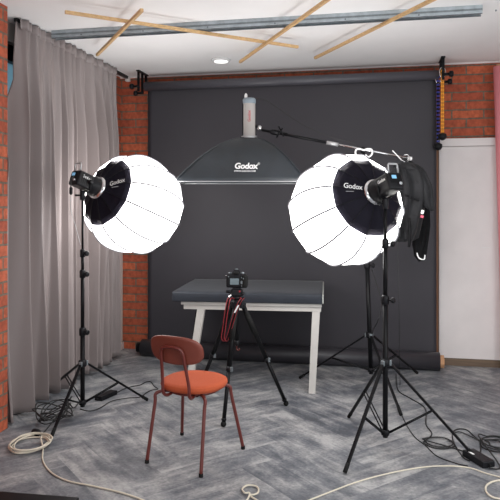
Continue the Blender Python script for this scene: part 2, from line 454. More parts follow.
def fold_x(y, z):
    """how far the cloth stands off its rail line at distance y along it and height z"""
    s = y-4.1
    h = 1-z/CEIL                              # 0 at the rail, 1 at the floor
    nf = noise.noise(V(s*1.3, z*.25, 4.))*1.1
    head = .017*math.sin(s*2*PI/.066)
    a = min(1, h*4)
    big = (.070+.016*h)*math.sin(2*PI*(s/.175)+nf*2.8+.6) + .026*math.sin(2*PI*s/.097+nf*3.4+z*.30+1.1) \
        + .020*math.sin(2*PI*s/.061+2.5*noise.noise(V(s*3, z*.5, 1.)))
    big *= .8+.55*noise.noise(V(s*2.1, z*.3, 8.))
    return head*max(0, 1-h*9)+big*(.22+.78*a)
def curtain():
    y0, y1 = 4.05, 5.72; N, K = 460, 60; m = MB()
    top = CEIL-.012
    def fn(u, v):
        y = y0+(y1-y0)*u
        y -= .085*(1-u)**5*max(0, min(1, (v-.15)/.3))
        z0 = .035+.022*math.sin(y*9)+.012*math.sin(y*23)
        z = top+(z0-top)*v
        yy = y+.02*noise.noise(V(y*4, z*.8, 0))*v+.026*math.cos(2*PI*((y-4.1)/.175)+noise.noise(V((y-4.1)*1.3, z*.25, 4.))*3.08+.6)*min(1, v*5)
        x = rx+.030+fold_x(y, z)
        # the leading edge turns back towards the window
        e = max(0, 1-(y-y0)/.16); x -= .03*e*e*(1-v); y -= .05*e*v
        return V(x, yy-(.05*e*v), z)
    m.grid(fn, N, K)
    t = thing('curtain', 'floor-length mauve-grey pleated curtain hanging beside the brick pier', 'curtain', (rx, 4.85, .03))
    m.build('cloth', 'curtain', t, solid=.004)
    hm = MB()
    def fh(u, v):
        y = y0+(y1-y0)*u; z = top+.006-.07*v
        return V(rx+.030+fold_x(y, top)+.006, y, z)
    hm.grid(fh, N, 2)
    hm.build('header_tape', 'curtain', t, solid=.003)
curtain()

# ---------------------------------------------------------------- backdrop
bl, brr = -2.264, .575; by = 6.02
zr = 2.725; rr_ = .045
t = thing('backdrop', 'wide charcoal paper backdrop hanging from its roll, lower end rolled up on the floor', 'photo backdrop', ((bl+brr)/2, by, 0))
MB().cyl((bl-.02, by-.040, zr), (brr+.02, by-.040, zr), rr_, 32).build('top_roll', 'paper_roll', t)
FRR = .083
def bd(u, v):
    x = bl+(brr-bl)*u
    # hangs from the front of the top roll, then sweeps forward onto the floor roll
    if v < .85:
        z = zr-(zr-.42)*(v/.85); w_ = noise.noise(V(x*1.1, z*.8, 2))*.006
        return V(x, by-.002+w_, z)
    k = (v-.85)/.15; z = .42-(.42-.085)*k
    return V(x, by-.002-.006*k*k, z)
m = MB(); m.grid(bd, 60, 60); m.build('paper_sheet', 'paper', t, solid=.002)
ry = 5.925
fr_ = MB().cyl((-2.29, ry, FRR), (.595, ry, FRR), FRR, 40).build('floor_roll', 'paper_roll_low', t)
MB().cyl((.55, ry, FRR), (.632, ry, FRR), .058, 28).build('cardboard_core', 'core', fr_)
MB().cyl((-2.34, ry, FRR), (-2.25, ry, FRR), .05, 28).build('end_plug', 'black', fr_)

# hangers
def hanger(px, side, label):
    # prongs, plate and winding knobs
    y = by+.0
    t = thing('backdrop_bracket', label, 'bracket', (px, y, CEIL), 'backdrop brackets')
    m = MB().box((px, y-.04, CEIL-.006), (.035, .26, .012), bevel=.002)
    m.build('ceiling_plate', 'black', t)
    for k, yy in enumerate((y-.15, y-.045, y+.055)):
        h = .20 if k < 2 else .13
        MB().box((px+side*.0, yy, CEIL-.012-h/2), (.026, .010, h), bevel=.002).build('prong', 'black', t)
    for yy, zz in ((y-.15, CEIL-.16), (y-.045, CEIL-.21)):
        k = MB().cyl((px-.01*side, yy, zz), (px+side*.05, yy, zz), .012, 14).build('axle', 'black', t)
        mm = MB().prof(V(px+side*.05, yy, zz), V(side, 0, 0), [(0, .012), (.006, .026), (.03, .028), (.04, .020)], 20)
        mm.build('knob', 'blackp', t)
hanger(bl-.045, -1, 'black ceiling bracket holding the backdrop roll beside the curtain')
hanger(brr+.045, 1, 'black ceiling bracket holding the backdrop roll above the yellow chain')

# chains
def chain(px, y0, y1, Y, mt, mt2, label, catname):
    a = W(px, y0, Y); b = W(px-.3, y1, Y); b.x = a.x
    t = thing('pull_chain', label, 'chain', a, 'backdrop winding chains')
    m = MB()
    n = int((a.z-b.z)/.017); 
    for s_ in (-1, 1):
        for i in range(n):
            z = a.z-(i+.5)*(a.z-b.z)/n
            m.use(mt if i % 2 == 0 else mt2).ball((a.x+s_*.0075, Y, z), .0085, (1, .8, 1.2), n=5)
    m.build('chain_links', None, t)
    MB().prof(V(a.x, Y, b.z+.01), V(0, 0, -1), [(0, .012), (.012, .036), (.04, .038), (.06, .025), (.068, .008)], 20).build('weight', 'blackp', t)
    m2 = MB(); c = V(a.x, Y, a.z+.015)
    m2.tube([c+V(math.cos(q/16*2*PI)*  .026, 0, math.sin(q/16*2*PI)*.045) for q in range(16)], .0045, 8, closed=True)
    m2.build('hook', 'chrome', t)
    MB().cyl((a.x, Y-.02, a.z+.03), (a.x, by+.04, a.z+.03), .014, 14).build('wheel', mt, t)
chain(442.5, 74, 134, by-.13, 'yellow', 'yellow2', 'yellow bead chain loop with black weight hanging at the backdrop edge', 'chain')
chain(438.2, 80, 144, by-.055, 'blue', 'black', 'blue bead chain loop with black weight beside the yellow one', 'chain')

# ---------------------------------------------------------------- table with pad
ang = math.atan2(1, 1)*0
tu = R2(math.cos(math.radians(-7.0)), math.sin(math.radians(-7.0)), 0)       # along the front edge
tv = R2(math.sin(math.radians(7.0)), math.cos(math.radians(7.0)), 0)         # to the back
fl = D(172, 292.5, 5.13); fl.z = 0
TR = Matrix((tu, tv, V(0, 0, 1))).transposed()
PW, PD = 1.235, .93
def TP(a, b, z): return V(fl.x, fl.y, 0)+tu*a+tv*b+V(0, 0, z)
def slab(m, p0, p1, z0, z1, bevel=0):
    c = TP((p0[0]+p1[0])/2, (p0[1]+p1[1])/2, (z0+z1)/2)
    return m.box(c, (p1[0]-p0[0], p1[1]-p0[1], z1-z0), TR, bevel)
t = thing('table', 'white wooden worktable with splayed legs under the dark pad', 'table', TP(PW/2, PD/2, 0))
slab(MB(), (.07, .02), (PW-.005, PD-.12), .695, .722, .003).build('tabletop', 'tablewhite', t)
apr = MB()
slab(apr, (.09, .035), (PW-.01, .060), .655, .696, .002); slab(apr, (.09, PD-.16), (PW-.01, PD-.135), .655, .696, .002)
slab(apr, (PW-.035, .06), (PW-.01, PD-.16), .655, .696, .002); slab(apr, (.09, .06), (.115, PD-.16), .655, .696, .002)
apr.build('apron', 'tablewhite', t)
def leg(ax, bx, az, bz, mt):
    m = MB(); c = []
    for (x, y, z) in ((ax, az, .655), (bx, bz, 0)):
        w_ = .031 if z else .027
        c.append([m.bm.verts.new(TP(x+i*w_, y+j*.026, z)) for i, j in ((-1, -1), (1, -1), (1, 1), (-1, 1))])
    for k in range(4): m.face([c[0][k], c[0][(k+1) % 4], c[1][(k+1) % 4], c[1][k]])
    m.face(c[0]); m.face(c[1][::-1])
    m.build('leg', mt, t)
leg(.235, .135, .062, .035, 'tablewhite'); leg(PW-.05, PW-.083, .062, .035, 'tablewhite')
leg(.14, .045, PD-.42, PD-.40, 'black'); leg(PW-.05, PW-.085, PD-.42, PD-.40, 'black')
p = thing('foam_pad', 'thick slate-blue covered pad lying on the white table', 'pad', TP(PW/2, PD/2, .722))
pm = MB()
def padf(u, v):
    # v goes round the section: front bottom -> front top -> back top -> back bottom
    x = u*PW; th = .078
    sag = .004*noise.noise(V(u*6, v*3, 0))
    r = .014
    prof = [(0.002, 0), (0, .01), (0, th-r), (r*.3, th-r*.3), (r, th), (PD*.25, th), (PD*.5, th), (PD*.75, th), (PD-r, th), (PD-r*.3, th-r*.3), (PD, th-r), (PD, .005), (PD-.01, 0)]
    k = v*(len(prof)-1); i = min(int(k), len(prof)-2); f = k-i
    y = prof[i][0]*(1-f)+prof[i+1][0]*f; z = prof[i][1]*(1-f)+prof[i+1][1]*f
    if 3 < k < 9: z += sag
    else: y += sag*.6*(1 if k > 8 else -1)
    return TP(x, y, .722+max(0, z)+.0005)
gv = pm.grid(padf, 40, 24)
pm.face([r_[0] for r_ in gv]); pm.face([gv[0][i] for i in range(41)]+[gv[-1][i] for i in range(40, -1, -1)])
pm.face([r_[-1] for r_ in gv])
cv = pm.build('pad_cover', 'pad', p)
slab(MB(), (PW-.002, .012), (PW+.010, PD-.012), .7235, .794, .004).build('pad_end', 'padend', p)

# ---------------------------------------------------------------- chair
c0 = R2(-.318, 3.775, 0)
fdir = R2(.40, .90, 0).normalized()         # where the sitter looks
# feet found on the floor: two under the back, two under the front
BLf, BRf, FLf, FRf = F(147, 463), F(201, 477), F(182, 435), F(243, 449)
fd = ((FLf+FRf)-(BLf+BRf)).normalized(); sd = V(fd.y, -fd.x, 0)
cc = (BLf+BRf+FLf+FRf)/4
def CP(a, b, z): return V(cc.x, cc.y, 0)+sd*a+fd*b+V(0, 0, z)
t = thing('dining_chair', 'terracotta chair with round padded seat and oval backrest in the foreground', 'chair', cc)
sc_ = MB(); prof = [(.418, .10), (.418, .172), (.424, .189), (.440, .198), (.456, .195), (.466, .178), (.471, .13), (.473, .06)]
def sf(u, v):
    k = v*(len(prof)-1); i = min(int(k), len(prof)-2); f = k-i
    z = prof[i][0]*(1-f)+prof[i+1][0]*f; r = prof[i][1]*(1-f)+prof[i+1][1]*f
    th = u*2*PI
    # nearly round, slightly squared
    q = (abs(math.cos(th))**2.3+abs(math.sin(th))**2.3)**(-1/2.3)
    return CP(r*q*math.cos(th)*1.0, r*q*math.sin(th)*.97+.01, z)
gv = sc_.grid(sf, 48, 21, closed_u=True)
sc_.face(gv[0][::-1], True); sc_.face(gv[-1], True); sc_.build('seat', 'seat', t)
rg = MB(); rg.tube([CP(.150*math.cos(q/32*2*PI), .150*math.sin(q/32*2*PI)+.01, .408) for q in range(32)], .0095, 10, closed=True)
rg.build('seat_frame', 'redmetal', t)
for foot, a, b in ((BLf, -1, -1), (BRf, 1, -1), (FLf, -1, 1), (FRf, 1, 1)):
    f = foot.copy(); f.z = .012
    top = CP(a*.165, b*.155, .402); inn = CP(a*.10, b*.095, .407); knee = f+(top-f)*.97
    m = MB(); m.tube(smooth_path([inn, CP(a*.14, b*.13, .409), top+(top-inn)*.05+V(0, 0, -.008), f+(top-f)*.86, f+(top-f)*.5, f], 6), .0105, 12)
    l = m.build('leg', 'redmetal', t)
    MB().cyl(foot+V(0, 0, 0), foot+V(0, 0, .02), .0125, 14).build('foot_cap', 'rubber', l)
# back frame: hairpin tube behind the backrest, ends curl under the seat
def bk(z): return -.185-.075*((z-.40)/.36)**1.25
pts = [CP(-.075, -.115, .408), CP(-.082, -.165, .400), CP(-.088, -.200, .425)]
for z in (.48, .56, .62, .675): pts.append(CP(-.088+.016*(z-.48)/.2, bk(z)-.010, z))
pts.append(CP(-.056, bk(.70)-.014, .702)); pts.append(CP(-.02, bk(.71)-.015, .710))
full = pts+[V(0, 0, 0)]*0
mir = []
for q in reversed(pts):
    rel = q-V(cc.x, cc.y, 0); mir.append(q-sd*2*rel.dot(sd))
MB().tube(smooth_path(pts+mir, 6), .0095, 12).build('back_frame', 'redmetal', t)
bm_ = MB()
BW, BH = .178, .088
def bf(face):
    def fn(u, v):
        th = u*2*PI; r = min(1, v*1.0)
        q = (abs(math.cos(th))**2.8+abs(math.sin(th))**2.8)**(-1/2.8)
        x = r*q*BW*math.cos(th); z = r*q*BH*math.sin(th)
        rim = max(0, (r-.86)/.14); th_ = .013*math.sqrt(max(0, 1-rim*rim))
        curve = .9*x*x*1.2
        return CP(x, bk(.685+z)+.014+curve+face*th_, .685+z*.99)
    return fn
a1 = bm_.grid(bf(1), 56, 16, closed_u=True); a2 = bm_.grid(bf(-1), 56, 16, closed_u=True)
bmesh.ops.remove_doubles(bm_.bm, verts=bm_.bm.verts[:], dist=2e-4)
bm_.build('backrest', 'back', t)
for s_ in (-1, 1):
    zc = .690
    MB().cyl(CP(s_*.062, bk(zc)-.020, zc), CP(s_*.062, bk(zc)-.001, zc), .007, 10).build('bolt', 'redmetal', t)

# ---------------------------------------------------------------- light stands
def light_stand(label, base, top, zhub, zcol, feet, group, segs, knobs=True, pr=.0165):
    t = thing('light_stand', label, 'light stand', base, group)
    ax = (top-base)
    def at(z): return base+ax*((z-base.z)/(top.z-base.z))
    zs = [zhub-.03]+segs+[top.z]
    rs = [pr*(1-.17*i) for i in range(len(zs)-1)]
    for i in range(len(zs)-1):
        m = MB(); m.tube([at(zs[i]), at(zs[i+1])], rs[i], 18)
        m.build('pole', 'black', t)
        if i > 0:
            c = MB(); q = at(zs[i]); c.prof(q-V(0, 0, .03), ax, [(0, rs[i-1]+.003), (.004, rs[i-1]+.008), (.05, rs[i-1]+.008), (.06, rs[i]+.004)], 18)
            cl = c.build('clamp', 'blackp', t)
            s_, u, d = frame_from(ax)
            kd = R2(.8, -.6, 0).normalized()
            k = MB(); k.cyl(q+kd*rs[i-1], q+kd*(rs[i-1]+.035), .006, 10); k.prof(q+kd*(rs[i-1]+.025), kd, [(0, .010), (.004, .019), (.016, .019), (.022, .012)], 12)
            k.build('knob', 'blackp', cl)
    col = at(zcol); hub = at(zhub)
    MB().prof(col-V(0, 0, .025), ax, [(0, pr+.004), (.006, pr+.013), (.044, pr+.013), (.05, pr+.004)], 18).build('collar', 'blackp', t)
    MB().prof(hub-V(0, 0, .018), ax, [(0, pr+.002), (.004, pr+.009), (.03, pr+.009), (.036, pr+.002)], 18).build('brace_hub', 'blackp', t)
    for f in feet:
        f = V(f.x, f.y, .012)
        h = V(f.x-col.x, f.y-col.y, 0).normalized()
        side = V(-h.y, h.x, 0)
        a = col+h*.026; 
        m = MB(); d = f-a
        s2, u2, d2 = frame_from(d)
        rot = Matrix((s2, d2, u2)).transposed()
        m.box((a+f)/2, (.020, d.length, .016), rot, bevel=.004)
        l = m.build('leg', 'black', t)
        MB().tube([f-d2*.05, f+d2*.004], .0125, 12).build('rubber_foot', 'rubber', l)
        MB().box(a+h*.0, (.028, .024, .034), Matrix.Rotation(math.atan2(h.y, h.x), 3, 'Z'), bevel=.004).build('hinge', 'steel_dark', l)
        # a flat strut each side from the hub out to the middle of the leg
        mid = a+d*.52; hb = hub+h*.022
        m = MB()
        for s_ in (-1, 1):
            m.tube([hb+side*s_*.010, mid+side*s_*.011], .0045, 8)
        m.build('brace', 'black', t)
    return t

def lantern(C, ax, R, label, group, textang, text_tilt):
    """round collapsible lantern: 12 gores, black back cap, mount ring. ax points away from the light head"""
    t = thing('lantern_softbox', label, 'softbox', C-V(0, 0, R*.97), group)
    s_, u, d = frame_from(ax)
    n = 12
    def ring(tt, r, k, off=0):
        th = 2*PI*(k+.5)/n
        return C+d*tt+(s_*math.cos(th)+u*math.sin(th))*(r+off)
    # profile: slightly pumpkin-like; tt runs from the cap plane (-) to the far pole (+)
    T0 = -.725*R
    def rad(tt):
        x = max(-1, min(1, tt/(R*.97))); return R*1.01*(max(0, 1-abs(x)**2.3))**(.48)
    ts = [T0+(R*.965-T0)*(1-math.cos(PI*i/26*.5+0))/1 for i in range(0)] 
    ts = [T0+(.965*R-T0)*i/34 for i in range(35)]
    m = MB(); sub = 6
    rings = []
    for tt in ts:
        r = rad(tt); row = []
        for k in range(n):
            A, B = ring(tt, r, k), ring(tt, r, k+1)
            for j in range(sub):
                f = j/sub
                q = A.lerp(B, f); c_ = C+d*tt
                q = c_+(q-c_)*(1+.012*math.sin(PI*f))       # cloth bulges a touch between ribs
                row.append(m.bm.verts.new(q))
        rings.append(row)
    for A, B in zip(rings, rings[1:]):
        for k in range(n*sub): m.face([A[k], A[(k+1) % (n*sub)], B[(k+1) % (n*sub)], B[k]], False)
    m.face(rings[-1])
    m.build('diffuser', 'lantern', t)
    for k in range(n):
        m = MB(); m.tube([ring(tt, rad(tt), k, .005) for tt in ts], .0070, 6); m.build('rib', 'rib', t)
    # cap
    r0 = rad(T0)
    cp = [(T0+.012, r0+.004), (T0-.024, r0*.86), (T0-.046, r0*.68), (T0-.062, r0*.50), (T0-.074, r0*.36), (T0-.080, .082)]
    m = MB(); prev = None
    def capp(k, v):       # k in gore units, v 0 rim .. 1 ring
        kk = v*(len(cp)-1); i = min(int(kk), len(cp)-2); f = kk-i
        tt = cp[i][0]*(1-f)+cp[i+1][0]*f; r = cp[i][1]*(1-f)+cp[i+1][1]*f
        k0 = math.floor(k); A, B = ring(tt, r, k0), ring(tt, r, k0+1)
        q = A.lerp(B, k-k0); fr_ = k-k0
        return q+d*(.010*math.sin(PI*fr_)*(1-v)) 
    for v in range(11):
        row = [m.bm.verts.new(capp(k/4, v/10)) for k in range(n*4)]
        if prev:
            for k in range(n*4): m.face([prev[k], prev[(k+1) % (n*4)], row[(k+1) % (n*4)], row[k]], False)
        prev = row
    capo = m.build('back_cap', 'nylon', t)
    for k in range(n):
        m = MB(); m.tube([capp(k+.0001, v/8)-d*.001 for v in range(9)], .0022, 6); m.build('seam', 'black', capo)
    m = MB(); m.tube([capp(k/4, 0) for k in range(n*4)], .0035, 8, closed=True); m.build('rim_piping', 'silverlip', capo)
    for k in range(n):
        m = MB(); q = capp(k+.0001, 0); m.ball(q-d*.003, .0095, n=6); m.build('clip', 'white', t)
    # writing on the cap
    camp = V(0, 0, CAMH)
    cz = T0-.05
    # tangent frame at a point of the cap in direction textang (angle round the axis)
    dirv = s_*math.cos(textang)+u*math.sin(textang)
    pc = C+d*(T0-.05)+dirv*(r0*.60)
    outward = (dirv*.55-d*.83).normalized()
    tx = (camp-pc).cross(V(0, 0, -1)).normalized()*-1
    tx = (tx-outward*tx.dot(outward)).normalized()
    ty_ = outward.cross(tx).normalized()
    if ty_.z < 0: ty_ = -ty_
    tx = ty_.cross(outward).normalized()
    ca, sa_ = math.cos(text_tilt), math.sin(text_tilt)
    tx, ty_ = tx*ca+ty_*sa_, ty_*ca-tx*sa_
    def place(ox, oy, lift=.0045):
        def fn(x, y):
            q = pc+tx*(x+ox)+ty_*(y+oy)
            # press the letters onto the cap: slide along -outward until just outside the cloth
            rel = q-C; a_ = rel.dot(d); rv = rel-d*a_; r = rv.length
            # cap height at that radius
            for (t1, r1), (t2, r2) in zip(cp, cp[1:]):
                if r2 <= r <= r1:
                    f = (r1-r)/(r1-r2); a2 = t1*(1-f)+t2*f; break
            else: a2 = a_
            return C+rv+d*(a2-lift)
        return fn
    m = MB(); text_mesh(m, 'Godox', .050, place(.012, -.004), .0004); m.build('lettering', 'white', capo)
    m = MB(); m.box(pc+tx*-.008+ty_*-.040-d*.006, (.05, .003, .003), Matrix((tx, ty_, outward)).transposed()); m.build('small_print_line', 'silverlip', capo)
    # mount ring
    m = MB(); m.prof(C+d*(T0-.076), -d, [(0, .080), (.004, .086), (.018, .086), (.022, .078), (.030, .074)], 32); m.build('mount_ring', 'chrome', t)
    return C+d*(T0-.103)

def light_head(label, P0, ax, group, top):
    """monolight: P0 = front of the housing, ax points from the housing towards the softbox"""
    s_, u, d = frame_from(ax)
    rot = Matrix((s_, u, d)).transposed()
    t = thing('studio_light', label, 'studio light', top, group)
    m = MB(); m.prof(P0+d*.004, -d, [(0, .074), (.02, .076), (.055, .070), (.075, .058), (.10, .056)], 28); bd_ = m.build('front_barrel', 'blackp', t)
    m = MB(); m.box(P0-d*.135, (.112, .112, .13), rot, bevel=.014, seg=3); bx = m.build('housing', 'blackp', t)
    for k in range(6):
        MB().box(P0-d*(.09+.016*k)+s_*.0565, (.003, .075, .006), rot).build('cooling_slot', 'black', bx)
    MB().box(P0-d*.2015+u*.012, (.085, .060, .005), rot, bevel=.002).build('rear_panel', 'black', bx)
    MB().box(P0-d*.2045+u*.022-s_*.012, (.034, .022, .003), rot).build('display', 'bluescreen', bx)
    MB().prof(P0-d*.203-u*.022+s_*.022, -d, [(0, .011), (.012, .010)], 16).build('dial', 'chrome', bx)
    hp = [P0-d*.19+u*.050-s_*.035, P0-d*.20+u*.100-s_*.035, P0-d*.20+u*.108-s_*.028, P0-d*.20+u*.108+s_*.028, P0-d*.20+u*.100+s_*.035, P0-d*.19+u*.050+s_*.035]
    MB().tube(hp, .006, 10).build('handle', 'silverlip', t)
    # yoke down to the stand
    piv = P0-d*.10
    for sg in (-1, 1):
        a = piv+s_*sg*.064
        MB().tube([a, a-V(0, 0, .055)+s_*(-sg)*.006, V(top.x, top.y, top.z+.03)+s_*sg*.018], .007, 10).build('yoke_arm', 'black', t)
    MB().prof(top+V(0, 0, -.035), V(0, 0, 1), [(0, .017), (.004, .020), (.06, .020), (.07, .014)], 18).build('stand_socket', 'blackp', t)
    kd = R2(-.9, -.3, 0).normalized()
    MB().tube([top+kd*.015, top+kd*.055], .007, 10).build('tilt_lever', 'black', t)
    k = MB(); k.prof(piv+s_*.066, s_, [(0, .018), (.012, .018), (.018, .012)], 14); k.build('tilt_knob', 'blackp', t)
    # lettering on the housing side
    def fn(x, y): return P0-d*(.135)+u*.0575+s_*y+(-d)*(-x)*1
    side = -s_ if (V(0, 0, CAMH)-P0).dot(-s_) > 0 else s_
    xd = d if side.dot(s_) > 0 else -d
    xd = d*(1 if side.cross(u).dot(d) < 0 else -1)
    def fn2(x, y): return P0-d*.135+side*.0575+u*(y+.02)+(u.cross(side))*x
    m = MB(); text_mesh(m, 'Godox', .028, fn2, .0005); m.build('lettering', 'white', bx)
    return t

def camdir(x, y, z): return R2(x, y, z).normalized()
# --- left light
axL = camdir(.60, .72, -.34); CL = D(133.5, 204.5, 4.87); RL = .378
PL = lantern(CL, axL, RL, 'glowing white lantern softbox with black cap in front of the curtain', 'lantern softboxes', .35, .05)
topL = PL-axL*.125; topL.z -= .105
baseL = V(topL.x, topL.y, 0)
light_head('black studio light head fitted to the lantern beside the curtain', PL, axL, 'studio light heads', topL)
light_stand('black light stand in front of the curtain, holding the left lantern', baseL, topL-V(0, 0, .03), .085, .37,
            [F(53, 387), F(52, 437), F(147, 401)], 'light stands', [.60, 1.02, 1.17])
# --- right light
axR = camdir(-.40, .86, -.32); CR = D(345.5, 210, 4.26); RR = .376
PR = lantern(CR, axR, RR, 'glowing white lantern softbox with black cap in front of the hanging jacket', 'lantern softboxes', 2.80, -.03)
topR = PR-axR*.09; topR.z -= .105
baseR = V(topR.x, topR.y, 0)
light_head('black studio light head with lit blue display fitted to the right lantern', PR, axR, 'studio light heads', topR)
light_stand('black light stand standing nearest the camera, holding the right lantern', baseR, topR-V(0, 0, .03), .105, .54,
            [F(345, 474), F(474, 458), F(349, 418)], 'light stands', [.93, 1.28])
# --- boom stand
bb = R2((371.5-250)/FL*5.15, 5.15, 0); bt = D(363.5, 157, 5.15)
light_stand('black light stand behind the right lantern, carrying the boom arm', bb, bt, .15, .44,
            [F(300, 379), F(417, 374), F(401, 416)], 'light stands', [1.02, 1.45], pr=.018)

# ---------------------------------------------------------------- boom, strobe, softbox
be, bs = D(407, 158, 5.02), D(262, 130, 5.13)
t = thing('light_boom', 'long thin boom arm slanting across the backdrop above the right lantern', 'boom arm', bt)
pv = be.lerp(bs, (407-363.5)/(407-262)); 
dd = (bs-be)
MB().tube([be, be+dd*.52], .0095, 12).build('outer_tube', 'chrome', t)
MB().tube([be+dd*.50, bs], .0115, 12).build('inner_tube', 'black', t)
MB().tube([be+dd*.47, be+dd*.55], .016, 14).build('locking_sleeve', 'silverlip', t)
m = MB()
m.prof(be+dd*.88, dd, [(0, .012), (.01, .022), (.06, .022), (.075, .014)], 14); m.build('coupling', 'blackp', t)
for k_, (o1, o2) in enumerate((((.0, -.045), (.05, .035)), ((.06, -.035), (.02, .05)), ((-.02, .02), (.09, -.01)))):
    c_ = be+dd*.90
    MB().tube([c_+R2(o1[0], -.02, o1[1]), c_+R2(o2[0], -.02, o2[1])], .006, 8).build('lever', 'black', t)
MB().prof(be-dd*.004, -dd, [(0, .016), (.03, .017), (.036, .010)], 14).build('end_cap', 'white', t)
pc = thing('boom_clamp', 'white butterfly grip clamp where the boom arm meets its stand', 'clamp', pv-V(0, 0, .07))
MB().tube([V(bt.x, bt.y, bt.z), pv+V(0, 0, -.012)], .016, 14).build('stud', 'black', pc)
MB().ball(pv, .026, (1, 1, .9)).build('swivel', 'blackp', pc)
for s_ in (-1, 1):
    pts = [pv+R2(0, -.04, -.01), pv+R2(s_*.03, -.045, .0), pv+R2(s_*.062, -.045, -.005), pv+R2(s_*.066, -.045, -.04), pv+R2(s_*.035, -.045, -.065), pv+R2(s_*.012, -.045, -.045)]
    MB().tube(smooth_path(pts, 5), .0075, 8).build('wing', 'white', pc)

# strobe body
sb = D(249.3, 138, 5.13); st = D(249.8, 98, 5.13)
st2 = sb+V(0, 0, (st.z-sb.z))
t = thing('strobe_light', 'warm grey upright studio flash head on top of the wide softbox', 'studio flash', sb)
MB().prof(sb, V(0, 0, 1), [(0, .056), (.010, .058), (.012, .050), (.28, .050), (.285, .048)], 28).build('housing', 'grey', t)
MB().prof(sb+V(0, 0, .283), V(0, 0, 1), [(0, .051), (.006, .054), (.035, .054), (.045, .045), (.050, .02)], 28).build('top_cap', 'bluegrey', t)
MB().prof(sb-V(0, 0, .004), V(0, 0, 1), [(0, .064), (.008, .066), (.020, .064)], 28).build('speed_ring', 'silverlip', t)
MB().tube([sb+R2(-.05, -.004, .02), sb+R2(-.052, -.004, .28)], .007, 8).build('side_spine', 'black', t)  # black strip down the left of the housing
MB().prof(sb+R2(-.028, 0, .325), V(0, 0, 1), [(0, .010), (.008, .013), (.03, .013), (.045, .006)], 14).build('sensor_dome', 'white', t)
def fnst(x, y):
    ph = (y-.004)/.0515
    return sb+R2(.0515*math.sin(ph), -.0515*math.cos(ph), .17+x)
# reads upward along the housing
def fnst2(x, y):
    ph = -y/.0515
    return sb+R2(.0515*math.sin(ph)+.0, -.0515*math.cos(ph), .175+x)
m = MB(); text_mesh(m, 'Godox', .034, fnst2, .0005); m.build('lettering', 'redink', t)
MB().tube([sb+R2(.048, 0, .10), sb+R2(.078, 0, .085)], .012, 12).build('bracket', 'black', t)
MB().ball(sb+R2(.085, 0, .082), .022, n=8).build('bracket_joint', 'chrome', t)

# wide rectangular softbox facing down
t = thing('rectangular_softbox', 'wide black rectangular softbox facing down, hung over the table', 'softbox', sb-V(0, 0, .36))
zb = CAMH+(HY-182.5)/FL*5.1
SWX, SWY = .502, .27
sc0 = D(241.3, 183, 5.12); sc0.z = zb; top_c = sb.copy()
Hs = sb.z-zb-.004
def sbf(phi, v):
    """phi 0..4 round the rectangle, v 0 at the rim, 1 at the ring"""
    k = int(phi) % 4; f = phi-int(phi)
    cs = [(-1, -1), (1, -1), (1, 1), (-1, 1)]
    a, b = cs[k], cs[(k+1) % 4]
    x = a[0]*(1-f)+b[0]*f; y = a[1]*(1-f)+b[1]*f
    th = math.atan2(y, x)
    # bowed rods: plan shrinks as a circle-like arc
    g_ = 1-v
    h = Hs*(1-(g_**1.75))
    base = V(x*SWX, y*SWY, 0)*g_
    rr2 = V(math.cos(th)*.058, math.sin(th)*.058, 0)*v
    hollow = 1-.05*math.sin(PI*f)*math.sin(PI*min(1, v*1.0))*0.6
    pt = base*hollow+rr2
    cx = sc0.lerp(V(top_c.x, top_c.y, zb), v)
    q = R2(pt.x, pt.y, 0)
    return V(cx.x+q.x, cx.y+q.y, zb+.02+(Hs-.02)*(1-(g_**1.75)))
m = MB(); prev = None; NP = 16
for v in range(25):
    row = [m.bm.verts.new(sbf(k/NP, v/24)) for k in range(4*NP)]
    if prev:
        for k in range(4*NP): m.face([prev[k], prev[(k+1) % (4*NP)], row[(k+1) % (4*NP)], row[k]], True)
    prev = row
# skirt
low = [m.bm.verts.new(sbf(k/NP, 0)-V(0, 0, .018)) for k in range(4*NP)]
first = [m.bm.verts.new(sbf(k/NP, 0)) for k in range(4*NP)]
for k in range(4*NP): m.face([low[k], low[(k+1) % (4*NP)], first[(k+1) % (4*NP)], first[k]])
bmesh.ops.remove_doubles(m.bm, verts=m.bm.verts[:], dist=1e-4)
shell = m.build('shell', 'soft', t)
for k in range(4):
    m = MB(); m.tube([sbf(k+.0, v/20)+V(0, 0, .001) for v in range(21)], .0045, 8); m.build('rod_seam', 'soft', shell)
m = MB(); m.tube([sbf(k/NP, 0)-V(0, 0, .02) for k in range(4*NP)], .0035, 8, closed=True); m.build('rim_piping', 'silverlip', t)
m = MB(); c4 = [sbf(k, 0)-V(0, 0, .004) for k in range(4)]
cm = sum(c4, V(0, 0, 0))/4
m.box(cm, (SWX*2-.02, SWY*2-.02, .002), Matrix((R2(1, 0, 0), R2(0, 1, 0), V(0, 0, 1))).transposed()); m.build('front_diffuser', 'diffuser', t)
def onbox(ox, oz):
    def fn(x, y):
        # find v on the front panel whose height is wanted
        zz = zb+.10+oz+y
        g2 = max(0, 1-(zz-zb-.02)/(Hs-.02))**(1/1.75); v = 1-g2
        xa = sbf(0.0, v); xb = sbf(.9999, v)
        wd = (xb-xa).length; f = min(.999, max(.001, .5+(x+ox)/wd))
        q = sbf(f, v)
        return q+R2(0, -.006, .003)
    return fn
m = MB(); text_mesh(m, 'Godox', .066, onbox(.030, .018), .0022); text_mesh(m, '\u00ae', .026, onbox(.128, .036), .0); m.build('lettering', 'white', shell)
m = MB(); text_mesh(m, 'WWW.GODOX.COM', .018, onbox(.025, -.022), .0003); m.build('web_lettering', 'white', shell)

